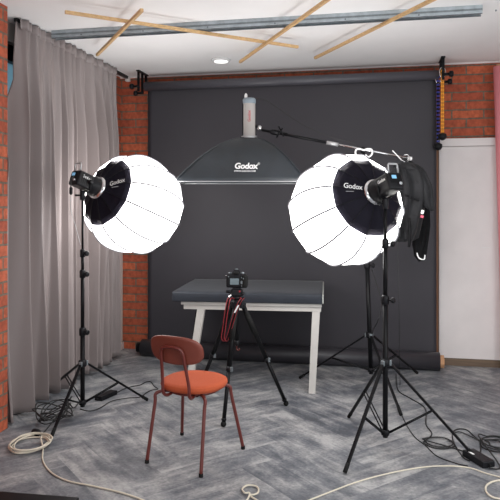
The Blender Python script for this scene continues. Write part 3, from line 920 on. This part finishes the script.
# ---------------------------------------------------------------- clothes on the boom end
def garment(keys, mt, name, parent, seed, folds=7, amp=.16, nz=60, nu=64, dep=.55):
    """keys: (py, px centre, width px, yaw) at 5.02 m, lofted soft sections with fold relief"""
    d0 = 5.0
    def key(v):
        k = v*(len(keys)-1); i = min(int(k), len(keys)-2); f = k-i
        f = f*f*(3-2*f)
        return [keys[i][j]*(1-f)+keys[i+1][j]*f for j in range(4)]
    m = MB()
    def fn(u, v):
        py, px, w, off = key(v)
        th = u*2*PI; c = D(px, py, d0+off); w = w/FL*d0/2
        fr = 1+amp*math.sin(folds*th+3*noise.noise(V(v*3, seed, 0))+seed)*min(1, v*3)+.16*noise.noise(V(math.cos(th)*2.2, math.sin(th)*2.2, v*8+seed))
        return c+R2(math.cos(th)*w*(1+.35*(fr-1)), math.sin(th)*w*dep*fr, .012*noise.noise(V(math.cos(th)*3, v*5, seed)))
    gv = m.grid(fn, nu, nz, closed_u=True); m.face(gv[0][::-1], True); m.face(gv[-1], True)
    return m.build(name, mt, parent)
t = thing('jacket', 'black padded jacket hanging from the boom arm behind the right lantern', 'jacket', D(407, 245, 5.0))
garment([(162, 405, 10, 0), (165, 406, 24, 0), (170, 408, 30, 0), (182, 409, 32, 0), (200, 409, 31, 0), (215, 407, 30, 0), (230, 404, 30, 0), (238, 403, 28, 0), (241, 403, 20, 0)], 'cloth1', 'body', t, 1.3, folds=6, amp=.30)
garment([(166, 415, 8, -.02), (172, 419, 14, -.03), (185, 424, 15, -.03), (198, 427, 13, -.03), (207, 430, 10, -.02), (211, 432, 4, -.02)], 'cloth1', 'sleeve', t, 4.1, folds=5)
garment([(168, 396, 8, -.10), (178, 393, 12, -.12), (200, 391, 12, -.12), (222, 393, 12, -.12), (236, 396, 9, -.12)], 'cloth1', 'sleeve', t, 7.7, folds=5)
m = MB(); m.tube(smooth_path([D(405, 168, 4.86), D(409, 185, 4.885), D(410, 205, 4.885), D(408, 225, 4.90), D(407, 240, 4.92)], 6), .0035, 8); m.build('zip', 'blackp', t)
m = MB(); m.box(D(402, 209, 4.895), (.030, .008, .035), Matrix.Rotation(math.radians(11), 3, 'Z'), bevel=.002); m.build('badge', 'silverlip', t)
m = MB(); m.box(D(412, 198, 4.90), (.12, .03, .012), Matrix.Rotation(math.radians(11), 3, 'Z') @ Matrix.Rotation(.4, 3, 'Y'), bevel=.004); m.build('pocket_flap', 'cloth2', t)
m = MB(); m.tube(smooth_path([D(409, 218, 4.88), D(410, 232, 4.87), D(409, 247, 4.88)], 5), [.012]*10+[.010], 8); m.build('hanging_strap', 'cloth2', t)
m = MB(); m.tube(smooth_path([D(399, 165, 5.0), D(403, 161, 5.01), D(407, 158.5, 5.02), D(411, 161, 5.02), D(417, 167, 5.0)], 5), .005, 8); m.build('collar_loop', 'cloth1', t)

t = thing('black_garment', 'thin black garment with pink and white tag hanging behind the padded jacket', 'clothing', D(421, 262, 5.08))
garment([(161, 408, 8, .22), (168, 413, 12, .22), (185, 418, 16, .22), (205, 421, 17, .22), (225, 422, 16, .22), (245, 420, 15, .22), (256, 420, 12, .22), (261, 421, 6, .22)], 'cloth2', 'body', t, 9.2, folds=6, amp=.22)
MB().box(D(422.5, 212, 4.90), (.022, .006, .030), Matrix.Rotation(.3, 3, 'Y'), bevel=.001).build('white_tag', 'white', t)
MB().box(D(422, 216.5, 4.90), (.024, .006, .020), Matrix.Rotation(.3, 3, 'Y'), bevel=.001).build('pink_tag', 'pinktag', t)
MB().tube(smooth_path([D(417, 253, 5.02), D(419, 258, 5.0), D(424, 259.5, 5.0), D(425, 255, 5.01)], 4), .005, 8).build('metal_ring', 'white', t)
MB().tube(smooth_path([D(406, 159, 5.04), D(409, 162, 5.08), D(413, 168, 5.12)], 4), .005, 8).build('hanging_loop', 'cloth2', t)
t = thing('coat_hanger', 'thin white hanger poking up at the end of the boom arm', 'hanger', D(400, 158, 5.0))
MB().tube([D(392.5, 150.5, 4.97), D(401.5, 160, 4.98)], .0045, 8).build('bar', 'white', t)
MB().tube(smooth_path([D(401.5, 160, 4.98), D(405, 162, 4.98), D(409, 160, 4.99), D(408, 155, 5.0), D(404, 155, 5.01)], 5), .004, 8).build('hook', 'chrome', t)

# ---------------------------------------------------------------- tripod and camera
apx = R2(-.098, 4.585, 0); 
ap = V(apx.x, apx.y, .80)
t = thing('tripod', 'black tripod standing behind the terracotta chair, holding the camera', 'tripod', apx)
MB().prof(V(ap.x, ap.y, .765), V(0, 0, 1), [(0, .030), (.008, .040), (.040, .042), (.055, .030)], 20).build('shoulder', 'blackp', t)
MB().cyl((ap.x, ap.y, .50), (ap.x, ap.y, .90), .0165, 18).build('centre_column', 'black', t)
MB().prof(V(ap.x, ap.y, .50), V(0, 0, -1), [(-.02, .019), (.01, .019), (.02, .012)], 16).build('column_end', 'blackp', t)
for f in (F(223.5, 427), F(286, 406), F(197, 397)):
    f = V(f.x, f.y, .02); h = V(f.x-ap.x, f.y-ap.y, 0).normalized(); a = V(ap.x, ap.y, .78)+h*.045
    d_ = f-a
    MB().box(a, (.045, .036, .05), Matrix.Rotation(math.atan2(h.y, h.x), 3, 'Z'), bevel=.006).build('hinge', 'blackp', t)
    l = MB().tube([a, a+d_*.55], .0185, 14).build('leg', 'black', t)
    MB().tube([a+d_*.5, f], .0145, 12).build('lower_section', 'black', l)
    MB().tube([a+d_*.08, a+d_*.30], .022, 14).build('foam_grip', 'rubber', l)
    q = a+d_*.55
    cb = MB(); cb.tube([q-d_*.018, q+d_*.018], .021, 14); cb.build('leg_clamp', 'blackp', l)
    MB().box(q+R2(.018, -.012, 0), (.016, .02, .034), None, bevel=.003).build('clamp_lever', 'steel_dark', l)
    MB().ball(f-V(0, 0, .0), .020, n=8).build('rubber_foot', 'rubber', l)
    MB().tube([f-d_*.045, f-d_*.03], .018, 12).build('foot_collar', 'blackp', l)
# pan head
hd = V(ap.x, ap.y, .82)
MB().prof(hd, V(0, 0, 1), [(0, .024), (.01, .030), (.022, .030), (.026, .022), (.04, .022)], 20).build('pan_base', 'blackp', t)
MB().box(V(ap.x, ap.y, .873), (.088, .060, .055), Matrix.Rotation(math.radians(11), 3, 'Z'), bevel=.012, seg=3).build('head_block', 'blackp', t)
MB().tube([V(ap.x, ap.y, .875)+R2(-.02, 0, 0), V(ap.x, ap.y, .88)+R2(-.075, -.03, .004)], [.013, .010], 12).build('tilt_handle', 'black', t)
MB().tube([V(ap.x, ap.y, .868)+R2(-.04, -.03, -.0), V(ap.x, ap.y, .845)+R2(-.066, -.045, -.02)], .008, 10).build('locking_lever', 'chrome', t)
MB().ball(V(ap.x, ap.y, .866)+R2(.044, -.02, 0), .016, n=8).build('side_knob', 'blackp', t)
MB().box(V(ap.x, ap.y, .885)+R2(.022, -.029, 0), (.012, .004, .012), Matrix.Rotation(math.radians(11), 3, 'Z')).build('red_badge', 'strap', t)
MB().box(V(ap.x, ap.y, .904), (.058, .062, .012), Matrix.Rotation(math.radians(11), 3, 'Z'), bevel=.003).build('quick_plate', 'blackp', t)
h0 = V(ap.x, ap.y, .48)
MB().tube(smooth_path([h0, h0+R2(.0, 0, -.025), h0+R2(.014, 0, -.035), h0+R2(.02, 0, -.02)], 4), .004, 8).build('weight_hook', 'redmetal', t)

cb = V(ap.x, ap.y, .911)
KR = Matrix((R2(1, 0, 0), R2(0, 1, 0), V(0, 0, 1))).transposed() @ Matrix.Rotation(-.06, 3, 'Z')
def K(x, y, z): return cb+KR @ V(x, y, z)
t = thing('camera', 'black digital camera mounted on the tripod with its screen facing the chair', 'camera', cb)
body = MB().box(K(0, 0, .050), (.152, .060, .100), KR, bevel=.012, seg=3).build('body', 'blackp', t)
MB().box(K(.062, -.004, .048), (.040, .085, .096), KR, bevel=.015, seg=3).build('grip', 'rubber', t)
pm = MB()
base_ = [(-.036, -.028), (.036, -.028), (.030, .034), (-.030, .034)]; top_ = [(-.018, -.020), (.018, -.020), (.015, .026), (-.015, .026)]
A = [pm.bm.verts.new(K(x, y, .096)) for x, y in base_]; B = [pm.bm.verts.new(K(x, y, .132)) for x, y in top_]
for k in range(4): pm.face([A[k], A[(k+1) % 4], B[(k+1) % 4], B[k]])
pm.face(A[::-1]); pm.face(B); pm.build('viewfinder_hump', 'blackp', t)
MB().box(K(0, -.038, .110), (.036, .020, .022), KR, bevel=.006).build('eyepiece', 'rubber', t)
MB().box(K(0, -.002, .135), (.020, .020, .005), KR, bevel=.001).build('hot_shoe', 'steel_dark', t)
sc = MB().box(K(-.014, -.0315, .046), (.078, .004, .058), KR, bevel=.001).build('screen_frame', 'black', t)
MB().box(K(-.014, -.0345, .047), (.066, .002, .046), KR).build('screen', 'lcd', sc)
MB().prof(K(.042, -.006, .100), V(0, 0, 1), [(0, .014), (.012, .014), (.014, .011)], 18).build('mode_dial', 'steel_dark', t)
MB().prof(K(-.050, 0, .100), V(0, 0, 1), [(0, .013), (.009, .013), (.011, .010)], 18).build('drive_dial', 'steel_dark', t)
MB().prof(K(.043, -.034, .040), KR @ V(0, -1, 0), [(0, .014), (.004, .014), (.006, .010)], 18).build('rear_dial', 'steel_dark', t)
for x, z in ((.038, .075), (.052, .070), (.040, .015), (-.058, .082)):
    MB().prof(K(x, -.030 if x < .045 else -.046, z), KR @ V(0, -1, 0), [(0, .005), (.003, .004)], 10).build('button', 'steel_dark', t)
MB().prof(K(-.005, .028, .050), KR @ V(0, 1, 0), [(0, .036), (.03, .038), (.034, .042), (.09, .042), (.095, .045), (.125, .045), (.128, .040)], 28).build('lens', 'blackp', t)
MB().prof(K(-.005, .154, .050), KR @ V(0, 1, 0), [(0, .036), (.003, .020)], 24).build('lens_glass', 'lcd', t)
for s_ in (-1, 1): MB().tube([K(s_*.070, 0, .082), K(s_*.080, 0, .084)], .005, 8).build('strap_lug', 'chrome', t)
# neck strap: flat webbing, red edges on black
def ribbon(pts, w, wdir, mt, name, parent, th=.002, n=6):
    P = smooth_path(pts, n); m = MB(); rows = []
    for i, q in enumerate(P):
        wd = wdir(i/(len(P)-1)) if callable(wdir) else wdir
        rows.append([m.bm.verts.new(q-wd*w/2), m.bm.verts.new(q+wd*w/2)])
    for A, B in zip(rows, rows[1:]): m.face([A[0], A[1], B[1], B[0]], True)
    return m.build(name, mt, parent, solid=th)
def KD(px, py, off=0.0): return D(px, py, 4.50+off)
def wdir(a, b): return lambda k: R2(math.cos(a+(b-a)*k), -.2, math.sin(a+(b-a)*k)).normalized()
l1 = [KD(233, 299, .06), KD(230, 298, .0), KD(228, 303, -.03), KD(226, 315, -.03), KD(224, 330, -.03), KD(223, 338, -.03), KD(226, 341, -.03), KD(229, 334, -.03), KD(233, 320, -.04), KD(237, 308, -.05), KD(241, 300, -.05), KD(243, 298, .0), KD(240, 298, .05)]
s1 = ribbon(l1, .022, wdir(.1, .6), 'cloth2', 'neck_strap', t)
l2 = [q+R2(.009, -.004, 0) for q in l1]
l3 = [q+R2(-.011, -.004, 0) for q in l1]
ribbon(l2, .0055, wdir(.1, .6), 'strap', 'red_edging', s1, .003); ribbon(l3, .005, wdir(.1, .6), 'strap', 'red_edging', s1, .003)
m = MB(); m.box(KD(236.5, 309, -.06), (.010, .003, .060), Matrix.Rotation(math.radians(11), 3, 'Z') @ Matrix.Rotation(.5, 3, 'Y')); m.build('white_stitching', 'white', s1)

# ---------------------------------------------------------------- cables, plugs, case
def cable(name, label, cat, pix, r, mt, n=7, hs=None, group=None):
    pts = [F(x, y, r+(hs[i] if hs else 0)) for i, (x, y) in enumerate(pix)]
    P = smooth_path(pts, n)
    for q in P: q.z = max(q.z, r)
    o = MB().tube(P, r, 8).build(name, mt)
    return tag(o, label, cat, group)
def coil_pts(cx, cy, rx_, ry_, turns, jit, rise, seed, start=0, r=.004, ndir=1, wild=0):
    rnd = random.Random(seed); c = F(cx, cy, 0); out = []; N = int(turns*12)
    jx = jy = 0; sx = 1
    for i in range(N+1):
        th = start+ndir*i/12*2*PI
        if i % 12 == 0: jx, jy, sx = rnd.uniform(-jit, jit), rnd.uniform(-jit, jit), rnd.uniform(.82, 1.06)
        kx = 1+.05*rnd.uniform(-1, 1)
        out.append(c+R2(math.cos(th)*rx_*sx*kx+jx, math.sin(th)*ry_*sx*kx+jy, r+rise*i/N+wild*(1+math.sin(th*1.37+i*.11))))
    return out
# cream extension cable coil on the left with its long tail
c = coil_pts(31, 446, .118, .150, 5, .016, .03, 3, start=.4, r=.006)
tail = [F(41, 437, .03), F(43, 448, .007), F(43, 461, .006), F(52, 473, .006), F(68, 481, .006), F(90, 485.5, .006), F(115, 491, .006), F(135, 497, .006), F(150, 503, .006), F(165, 508, .006)]
P = smooth_path(c+tail, 5)
for q in P: q.z = max(q.z, .0050)
t = thing('extension_cable', 'cream extension cable coiled beside the brick pier with a long tail', 'cable', F(31, 446), 'cream cables on the floor')
MB().tube(P, .0048, 8).build('wire', 'cream', t)
pg = F(36, 434, .02)
MB().prof(F(33, 431.5, .024), R2(.8, -.5, 0), [(0, .016), (.01, .023), (.05, .023), (.062, .014), (.075, .009)], 18).build('socket', 'blackp', t)
# small cream ring at the bottom
cr_ = coil_pts(250.5, 491.5, .044, .052, 1.05, .001, .006, 5, start=-1.7, r=.006)
P = smooth_path([F(262, 503, .006), F(255, 499, .006)]+cr_+[F(247, 500, .006), F(240, 505, .006)], 6)
tag(MB().tube(P, .005, 8).build('cable_loop', 'cream'), 'small cream cable loop on the floor at the bottom edge', 'cable', 'cream cables on the floor')
cable('floor_cable', 'long cream cable running across the floor towards the black power adapter', 'cable',
      [(295, 506), (325, 494), (360, 481), (395, 472), (425, 467), (450, 466), (470, 468), (485, 473), (503, 478)], .0042, 'cream', group='cream cables on the floor')
cable('floor_cable', 'cream cable curving in a wide bend beyond the black power adapter', 'cable',
      [(506, 480), (495, 481), (487, 485), (486, 491), (492, 497), (506, 500)], .0055, 'cream', group='cream cables on the floor')

def adapter(pa, pb, w, h, label, lab=False):
    a, b = F(*pa), F(*pb); c = (a+b)/2; d = (b-a); L_ = d.length
    rot = Matrix.Rotation(math.atan2(d.y, d.x), 3, 'Z')
    t = thing('power_adapter', label, 'power adapter', c, 'power adapters on the floor')
    MB().box(c+V(0, 0, h/2), (L_, w, h), rot, bevel=.006, seg=2).build('case', 'blackp', t)
    if lab:
        MB().box(c+V(0, 0, h+.0005)+rot @ V(-L_*.22, -w*.25, 0), (L_*.30, w*.16, .001), rot).build('label_sticker', 'white', t)
    for s_ in (-1, 1):
        MB().cyl(c+rot @ V(s_*L_/2, 0, h/2), c+rot @ V(s_*(L_/2+.025), 0, h/2), .006, 10, .004).build('strain_relief', 'rubber', t)
    return t
adapter((98, 401), (114, 394), .07, .035, 'small black power adapter under the light stand by the curtain')
adapter((468, 455), (489, 468), .085, .038, 'black power adapter with white sticker beside the right light stand foot', True)

cable('floor_cable', 'thin black cable curving from the left power adapter toward the chair', 'cable',
      [(116, 393), (124, 389), (132, 386.5), (140, 385), (146, 382), (151, 382), (154, 386), (158, 389), (152, 390), (146, 393), (140, 397), (128, 398), (112, 401), (100, 408), (90, 411), (80, 409)], .004, 'cable', group='black cables on the floor')
c = coil_pts(56, 421, .105, .15, 7, .04, .06, 11, start=1.0, r=.005, wild=.035)
P = smooth_path([F(79, 402, .01), F(74, 408, .02)]+c+[F(46, 430, .02), F(40, 434, .02)], 4)
for q in P: q.z = max(q.z, .0045)
tag(MB().tube(P, .0042, 8).build('cable_coil', 'cable'), 'messy black cable coil around the foot of the left light stand', 'cable', 'black cables on the floor')
c = coil_pts(440, 444, .098, .095, 2, .006, .012, 21, start=2.9, r=.005)
P = smooth_path([F(396, 374, .006), F(398, 390, .005), F(410, 398, .005), F(425, 408, .005), F(426, 424, .005), F(432, 434, .005)]+c+[F(460, 450, .005), F(470, 456, .01)], 5)
for q in P: q.z = max(q.z, .0045)
tag(MB().tube(P, .0042, 8).build('cable_coil', 'cable'), 'black cable looped in a ring between the right stand legs and the adapter', 'cable', 'black cables on the floor')
cable('floor_cable', 'black cable arching over the stand leg up to the power adapter', 'cable',
      [(486, 444), (480, 441), (474, 436), (467, 430), (459, 429), (453, 432), (453, 440), (458, 450), (464, 458), (470, 461)], .0042, 'cable', group='black cables on the floor')
cable('floor_cable', 'black cable passing low behind the power adapter', 'cable',
      [(453, 433), (460, 432), (470, 436), (486, 444)], .004, 'cable', hs=[.01, .006, .006, .01], group='black cables on the floor')
c = coil_pts(498, 446, .10, .10, 4, .025, .03, 31, start=2.5, r=.005)
P = smooth_path([F(470, 453, .01), F(480, 453.5, .006)]+c+[F(500, 466, .005), F(489, 468, .01)], 4)
for q in P: q.z = max(q.z, .0045)
tag(MB().tube(P, .0042, 8).build('cable_coil', 'cable'), 'tangled black cable coil at the right edge behind the power adapter', 'cable', 'black cables on the floor')
cable('floor_cable', 'thin black cable sweeping from the stand under the black ring toward the cream cable', 'cable',
      [(399, 405), (404, 420), (414, 436), (425, 445), (437, 456), (455, 463), (468, 466)], .0035, 'cable', group='black cables on the floor')
# hanging thin cables
def wire(label, pts, r, mt='cable'):
    tag(MB().tube(smooth_path(pts, 8), r, 6).build('hanging_cable', mt), label, 'cable', 'hanging cables')
rb = PL-axL*.205
t = thing('power_lead', 'thin grey lead with black plug hanging from the left light head', 'cable', rb-V(0, 0, 1.2))
pA = D(71, 187, 4.36)
MB().tube(smooth_path([rb+V(0, 0, 0), D(71, 179.5, 4.37), pA], 6), .004, 8).build('short_lead', 'cable', t)
MB().prof(pA, V(0, 0, -1), [(0, .006), (.006, .012), (.045, .012), (.055, .005)], 14).build('plug', 'blackp', t)
MB().tube(smooth_path([pA-V(0, 0, .05), D(71, 210, 4.38), D(76, 228, 4.42), D(80.5, 245, 4.48)], 8), .0025, 6).build('thin_lead', 'silverlip', t)
wire('thin black lead drooping from the flash head down along the boom arm',
     [sb+V(0, 0, .35)+R2(.0, 0, -.02), D(262, 99, 5.13), D(275, 106, 5.12), D(300, 123, 5.1), D(330, 137, 5.09), D(350, 142, 5.08), D(360, 148, 5.07)], .0032)
wire('thin black lead falling from the boom end down to the floor beside the stand',
     [D(397, 157, 5.04), D(397.5, 200, 5.03), D(398, 260, 5.02), D(399, 310, 5.0), F(400, 385, .006)-R2(0, .15, 0)*0], .0026)
wire('thin black lead sagging between the boom stand clamp and the nearer stand',
     [D(372, 270, 5.12), D(381, 300, 4.9), D(379, 318, 4.7), D(374, 328, 4.9), D(371, 334, 5.1)], .0032)

# low black flight case in the near left corner
a = F(-30, 487, .0); 
tl_ = D(79, 497, 3.02); zc = .115
def FZ(px, py, z):
    d = (CAMH-z)*FL/(py-HY); return R2((px-250)/FL*d, d, z)
A_ = FZ(0, 491, zc); B_ = FZ(79, 497, zc)
dx = (B_-A_).normalized(); dn = V(dx.y, -dx.x, 0)
cen = B_-dx*.55+dn*.22
rot = Matrix((dx, -dn, V(0, 0, 1))).transposed()
t = thing('equipment_case', 'low black equipment case lying on the floor in the near left corner', 'case', V(cen.x, cen.y, 0))
MB().box(V(cen.x, cen.y, zc/2-.008), (1.1, .44, zc-.016), rot, bevel=.006).build('body', 'blackp', t)
MB().box(V(cen.x, cen.y, zc-.012), (1.104, .444, .024), rot, bevel=.006).build('lid', 'black', t)

# ---------------------------------------------------------------- light, world, camera
w = bpy.data.worlds.new('world'); S.world = w; w.use_nodes = True
bg = w.node_tree.nodes['Background']; bg.inputs[0].default_value = (.86, .93, 1.0, 1); bg.inputs[1].default_value = .30
def area(name, loc, target, sx, sy, power, col):
    l = bpy.data.lights.new(name, 'AREA'); l.shape = 'RECTANGLE'; l.size = sx; l.size_y = sy; l.energy = power; l.color = col
    o = bpy.data.objects.new(name, l); COL.objects.link(o); o.location = loc
    o.rotation_euler = (Vector(target)-Vector(loc)).to_track_quat('-Z', 'Y').to_euler(); return o
# unseen fill lamp added behind the photographer to lift the ceiling
area('rear_fill', (-.9, -.9, .9), (-.3, 5.5, 2.9), 3.0, 1.4, 22, (.93, .97, 1))
area('side_fill', (2.6, 1.9, 1.35), (-2.5, 3.6, 1.3), 2.6, 2.0, 45, (.95, .98, 1))  # fill lamp added out of view at the right to bring out the folds
area('overhead_fill', (.6, 1.2, 2.82), (.3, 1.9, 0), 1.8, .7, 50, (1, .98, .95))  # unseen lamp added overhead to brighten the floor and curtain

cd = bpy.data.cameras.new('camera_view'); cam = bpy.data.objects.new('viewpoint', cd); COL.objects.link(cam)
cam.location = (0, 0, CAMH); cam.rotation_euler = (PI/2, 0, math.asin(SA))
cd.sensor_width = 36; cd.lens = FL/500*36; cd.shift_y = -45/500; cd.clip_start = .05
S.camera = cam
S.view_settings.view_transform = 'Standard'; S.view_settings.look = 'None'
S.view_settings.exposure = 0.42; S.view_settings.gamma = 1; S.view_settings.use_curve_mapping = False
